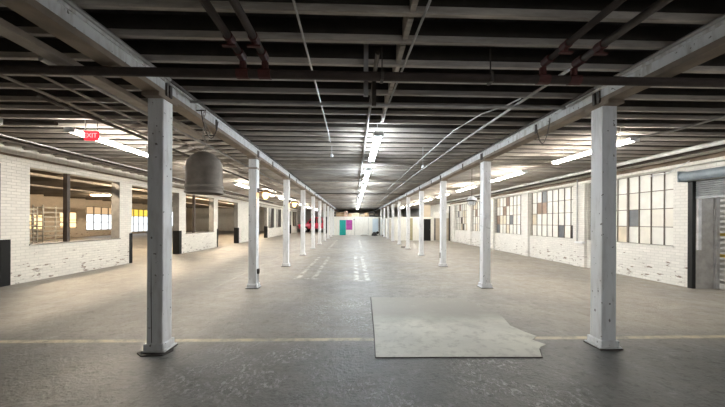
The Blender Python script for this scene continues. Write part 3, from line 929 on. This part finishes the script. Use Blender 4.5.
def drop_cord(x, y, z, label):
    o = thing('hanging_lampholder', label, 'lampholder', (x, y, z), group='hanging lampholders')
    MB().cyl((0, 0, 0.07), (0, 0, ZD - z + 0.002), 0.006, 6).build('cord', M['white_pipe'], o)
    MB().lathe([(0.01, 0.08), (0.03, 0.07), (0.045, 0.0), (0.035, 0.0), (0.01, 0.06)], seg=12).build('socket', M['fixture'], o, smooth=True)
drop_cord(1.69, 7.2, 2.93, 'white lampholder hanging on a cord inside the right row')
drop_cord(-0.55, 7.3, 3.2, 'short-corded lampholder under the joists left of the centre lights')

# exit sign
e = thing('exit_sign', 'red glowing exit sign hanging before the first left-aisle light', 'sign', (-4.68, 5.4, 3.03))
MB().box(-0.12, 0.12, -0.025, 0.025, 0, 0.165, 0.008).build('sign_box', M['exit_red'], e)
cu = bpy.data.curves.new('lettering', 'FONT')
cu.body = 'EXIT'
cu.size = 0.115
cu.align_x = 'CENTER'
cu.extrude = 0.003
to = bpy.data.objects.new('lettering_source', cu)
COL.objects.link(to)
bpy.context.view_layer.update()
me = bpy.data.meshes.new_from_object(to.evaluated_get(bpy.context.evaluated_depsgraph_get()))
bpy.data.objects.remove(to)
me.materials.clear()
me.materials.append(M['exit_letter'])
lo = bpy.data.objects.new('lettering', me)
COL.objects.link(lo)
lo.parent = e
lo.location = (0, -0.0275, 0.045)
lo.rotation_euler = (PI / 2, 0, 0)
MB().cyl((-0.1, 0, 0.18), (-0.1, 0, 0.36), 0.006, 6).cyl((0.1, 0, 0.18), (0.1, 0, 0.36), 0.006, 6).build('hanger', M['iron'], e)

em = thing('emergency_light', 'small white twin-headed emergency light above the left aisle', 'lamp', (-5.75, 4.9, 3.18))
MB().box(-0.08, 0.08, -0.04, 0.04, -0.05, 0.06, 0.008).cyl((0, 0, 0.05), (0, 0, 0.2), 0.01, 6).build('body', M['fixture'], em)
for s in (-1, 1):
    MB().cyl((s * 0.07, -0.03, -0.05), (s * 0.1, -0.12, -0.11), 0.035, 12, 0.055).build('lamp_head', M['fixture'], em)

# wire loops hanging off the beams
for i, (x, y0, y1, lab) in enumerate(((COLX[0] + 0.14, 4.45, 5.0, 'loose cable loop hanging from the left beam above the hood'),
                                      (COLX[1] - 0.14, 4.6, 4.95, 'loose cable loop hanging from the right beam past the nearest column'))):
    pts = []
    for k in range(13):
        u = k / 12
        pts.append((x, y0 + (y1 - y0) * u, ZJ - 0.12 - 0.35 * math.sin(PI * u) ** 0.7 if 0 < u < 1 else ZJ - 0.12))
    pipe('cable_loop', pts, 0.008, 'iron', lab, 'cable', seg=6)

# ------------------------------------------------------------------ black corner guards on the left doorways
def guard(y, far, label, h_=1.13):
    """U-shaped rubber guard round the end of the brick pier at y"""
    o = thing('corner_guard', label, 'guard', (XL, y, 0), group='black guards on the doorway corners')
    s = 1 if far else -1
    t_ = 0.018
    a, b = (-t_, 0.0) if far else (0.0, t_)
    MB().box(-TL, t_, a, b, 0, h_, 0.003).build('jamb_face', M['black'], o)
    y0, y1 = (0.0, 0.2) if far else (-0.13, 0.0)
    MB().box(0.0, t_, y0, y1, 0, h_, 0.003).build('wall_face', M['black'], o)
DN = ['nearest', 'second', 'third', 'fourth', 'farthest']
for i, (a, b) in enumerate(L_DOOR):
    guard(a, False, 'black corner guard on the near side of the %s left doorway' % DN[i])
    guard(b, True, 'black corner guard on the far side of the %s left doorway' % DN[i])

# ------------------------------------------------------------------ end partition with the teal door
PY = 35.4
px0, px1 = -2.97, 3.26
mb = MB().box(px0, px1, PY, PY + 0.12, 0, 2.2).box(px0, px0 + 0.1, PY, YF, 0, 2.2).box(px0, px1, PY, PY + 4.5, 2.12, 2.2)
mb.box(px0 - 0.02, px1 + 0.02, PY + 0.0, PY + 0.02, 2.14, 2.22)
wb = mb.build('wall_back', M['board'])
struct(wb, 'low white partition closing the middle bay', 'wall')
for x in (1.75, 0.1):
    MB().box(x - 0.012, x + 0.012, PY - 0.006, PY, 0, 2.14).build('joint_strip', M['reveal'], wb)
dr = MB().box(-1.7, -0.95, PY - 0.05, PY, 0, 1.82, 0.006).build('door_1', M['teal'])
struct(dr, 'bright teal door in the end partition', 'door')
MB().cyl((-1.03, PY - 0.09, 0.95), (-1.03, PY - 0.05, 0.95), 0.03, 10).build('door_knob', M['chrome'], dr)
o = MB().box(-0.92, -0.18, PY - 0.04, PY, 0.65, 1.83, 0.004).build('painted_board', M['magenta'])
tag(o, 'magenta panel on the white partition beside the teal door', 'panel')
o = MB().box(2.25, 2.95, PY - 0.03, PY, 0.3, 2.0, 0.004).build('insulation_sheet', M['pale_blue'])
tag(o, 'pale blue sheet on the right part of the end partition', 'panel')
o = thing('wall_lamp', 'small dark lamp on the partition up beside the magenta panel', 'lamp', (0.02, PY, 1.88))
MB().cyl((0, 0, 0), (0, -0.1, 0.0), 0.03, 8).build('bracket', M['iron'], o)
MB().lathe([(0.02, 0.05), (0.09, -0.05), (0.08, -0.05), (0.01, 0.04)], (0, -0.14, 0), 12).build('lamp_shade', M['iron'], o)
o = MB().box(3.0, 3.1, PY - 0.12, PY - 0.02, 0, 2.1, 0.005).build('steel_post', M['iron'])
tag(o, 'dark post against the right end of the partition', 'post')
# boxes stored on top of the partition room
x = px0 + 0.4
bi = 0
BL = ['dark carton at the left end of the partition top', 'tan carton second from the left on the partition top', 'pinkish carton above the magenta panel', 'brown carton right of the pinkish one on the partition top',
      'wide pale carton over the middle of the partition', 'low pale carton right of the wide one', 'brown carton third from the right on the partition top', 'dark carton second from the right on the partition top', 'small dark carton at the right end of the partition top']
for w_, h_, m_ in ((0.35, 0.6, 'plank_dark'), (0.95, 0.55, 'carton'), (0.4, 0.7, 'carton_pink'), (0.45, 0.35, 'carton'), (0.9, 0.45, 'carton_pale'), (0.5, 0.3, 'carton_pale'), (0.5, 0.55, 'carton'), (0.55, 0.7, 'plank_dark'), (0.4, 0.5, 'plank_dark')):
    o = thing('storage_carton', BL[bi], 'box', (x + w_ / 2, PY + 0.7 + random.uniform(0, 0.25), 2.2), random.uniform(-0.1, 0.1), 'cartons on the partition top')
    MB().box(-w_ / 2, w_ / 2, -0.3, 0.3, 0, h_, 0.01).build('carton', M[m_], o)
    MB().box(-w_ / 2 + 0.02, w_ / 2 - 0.02, -0.31, -0.3, h_ * 0.45, h_ * 0.55).build('tape', M['carton_pale'], o)
    x += w_ + 0.06
    bi += 1

# ------------------------------------------------------------------ store enclosure in the right bay
EY = 25.4
mb = MB().box(3.42, XR, EY, EY + 0.1, 0, 1.98).box(3.42, 3.52, EY, PY + 6, 0, 1.98).box(3.4, XR, EY - 0.02, EY + 0.12, 1.98, 2.05)
ws = mb.build('wall_store', M['board'])
struct(ws, 'low boarded partition of the store in the right bay', 'wall')
for x0, x1, m_, nm in ((4.75, 5.1, 'olive', 'olive_panel'), (7.1, 8.3, 'tan_board', 'tan_panel'), (6.95, 7.1, 'reveal', 'grey_panel'), (3.55, 4.68, 'tan_board', 'tan_panel')):
    if nm == 'tan_panel' and x0 < 4:
        continue
    MB().box(x0, x1, EY - 0.015, EY, 0.02, 1.95).build(nm, M[m_], ws)
for k, (a, b) in enumerate(((27.0, 28.2), (29.4, 30.2), (31.5, 33.0))):
    MB().box(3.405, 3.42, a, b, 0.05, 1.9).build('side_panel', M[('tan_board', 'plank_dark', 'tan_board')[k]], ws)
d2 = MB().box(5.92, 6.66, EY - 0.05, EY, 0, 1.88, 0.006).build('door_2', M['door_black'])
struct(d2, 'black door in the store partition', 'door')
MB().cyl((6.58, EY - 0.1, 0.95), (6.58, EY - 0.05, 0.95), 0.03, 10).build('door_knob', M['chrome'], d2)
MB().box(5.84, 5.92, EY - 0.06, EY, 0, 1.96).box(6.66, 6.74, EY - 0.06, EY, 0, 1.96).build('door_frame', M['board'], d2)
o = MB().box(6.9, 8.3, EY + 0.02, EY + 0.07, 2.05, 2.45).build('notice_board', M['board'])
tag(o, 'white board standing on top of the store partition', 'board')
o = MB().box(5.95, 6.75, EY + 0.4, EY + 0.45, 2.06, 3.1).build('plywood_sheet', M['tan_board'])
sup = MB().box(5.95, 6.75, EY + 0.1, EY + 0.45, 1.95, 2.06).build('ledge', M['tan_board'], ws)
tag(o, 'tan plywood sheet above the black store door', 'sheet')
o = MB().box(8.22, 8.3, EY - 0.16, EY - 0.08, 0, 3.0, 0.004).build('steel_post', M['iron'])
tag(o, 'dark steel post where the store partition meets the right wall', 'post')

# ------------------------------------------------------------------ red pickup parked in the left aisle
v = thing('pickup_truck', 'red vehicle parked across the far end of the left aisle', 'vehicle', (-5.3, 45.0, 0))
body = [(-2.6, 0.45), (-2.65, 1.0), (-1.6, 1.1), (-0.9, 1.85), (0.5, 1.9), (0.8, 1.15), (2.5, 1.15), (2.55, 0.5)]
MB().prism(body, 'y', -0.9, 0.9).build('body', M['red_car'], v)
MB().prism([(-1.35, 1.15), (-0.82, 1.75), (-0.25, 1.78), (-0.25, 1.15)], 'y', -0.92, -0.88).prism([(-0.15, 1.15), (-0.15, 1.78), (0.42, 1.8), (0.62, 1.15)], 'y', -0.92, -0.88).build('side_window', M['glass_dark'], v)
MB().box(-2.3, -1.1, -0.93, -0.89, 0.75, 1.05).build('side_panel', M['pink'], v)
v.scale = (1.1, 1.1, 1.2)
for x in (-1.7, 1.6):
    w = MB().cyl((x, -0.95, 0.38), (x, -0.7, 0.38), 0.38, 20).build('wheel', M['black'], v)
    MB().cyl((x, -0.97, 0.38), (x, -0.94, 0.38), 0.2, 14).build('hub_cap', M['chrome'], w)
    w = MB().cyl((x, 0.7, 0.38), (x, 0.95, 0.38), 0.38, 20).build('wheel', M['black'], v)
    MB().cyl((x, 0.94, 0.38), (x, 0.97, 0.38), 0.2, 14).build('hub_cap', M['chrome'], w)
MB().box(-2.72, -2.6, -0.85, 0.85, 0.45, 0.62, 0.01).build('bumper', M['chrome'], v)
c = thing('locker', 'tall dark locker standing left of the end partition', 'locker', (-3.55, 40.5, 0))
MB().box(-0.4, 0.4, -0.3, 0.3, 0.05, 2.3, 0.01).build('body', M['iron'], c)
MB().box(-0.37, -0.02, -0.32, -0.3, 0.1, 2.2).build('door', M['door_black'], c)
MB().box(0.02, 0.37, -0.32, -0.3, 0.1, 2.2).build('door', M['door_black'], c)
MB().box(-0.4, 0.4, -0.3, 0.3, 0, 0.05).build('plinth', M['black'], c)

# ------------------------------------------------------------------ floor clutter by the partition
def heap(name, mat, x, y, rx, ry, h_, label, cat, seed):
    bm = bmesh.new()
    bmesh.ops.create_icosphere(bm, subdivisions=3, radius=1)
    rnd = random.Random(seed)
    ph = [rnd.uniform(0, 6) for _ in range(6)]
    for v_ in bm.verts:
        k = 1 + 0.1 * math.sin(4 * v_.co.x + ph[0]) + 0.1 * math.sin(5 * v_.co.y + ph[1]) + 0.06 * math.sin(9 * v_.co.z + 7 * v_.co.x + ph[2])
        v_.co = Vector((v_.co.x * rx * k, v_.co.y * ry * k, max(v_.co.z, -0.25) * h_ * k + 0.25 * h_))
    zmin = min(v_.co.z for v_ in bm.verts)
    for v_ in bm.verts:
        v_.co.z = max(v_.co.z - zmin, 0)
    mb = MB()
    mb.bm.free()
    mb.bm = bm
    o = mb.build(name, M[mat], smooth=True, loc=(x, y, 0))
    return tag(o, label, cat)
heap('rubbish_bag', 'bag', 2.35, 33.6, 0.34, 0.3, 0.34, 'black rubbish bag on the floor before the partition', 'bag', 3)
heap('tarpaulin', 'tarp', 1.2, 33.6, 0.45, 0.35, 0.13, 'low heap of grey tarpaulin left of the black bag', 'tarpaulin', 5)
o = thing('floor_fan', 'small dark floor fan standing near the last right column', 'fan', (2.78, 34.6, 0))
MB().box(-0.1, 0.1, -0.08, 0.08, 0, 0.04, 0.005).cyl((0, 0, 0.03), (0, 0, 0.2), 0.02, 8).build('foot', M['black'], o)
MB().cyl((0, -0.05, 0.34), (0, 0.05, 0.34), 0.16, 16).build('fan_head', M['black'], o)
o = MB().box(3.2, 3.5, 32.9, 33.1, 0, 0.16, 0.01).build('small_crate', M['plank_dark'])
tag(o, 'low dark crate on the floor by the store side wall', 'crate')
o = MB().box(3.0, 3.25, 18.55, 18.65, 0, 0.05, 0.01).build('timber_offcut', M['plank_dark'])
tag(o, 'dark timber offcut lying by the right row of columns', 'offcut')
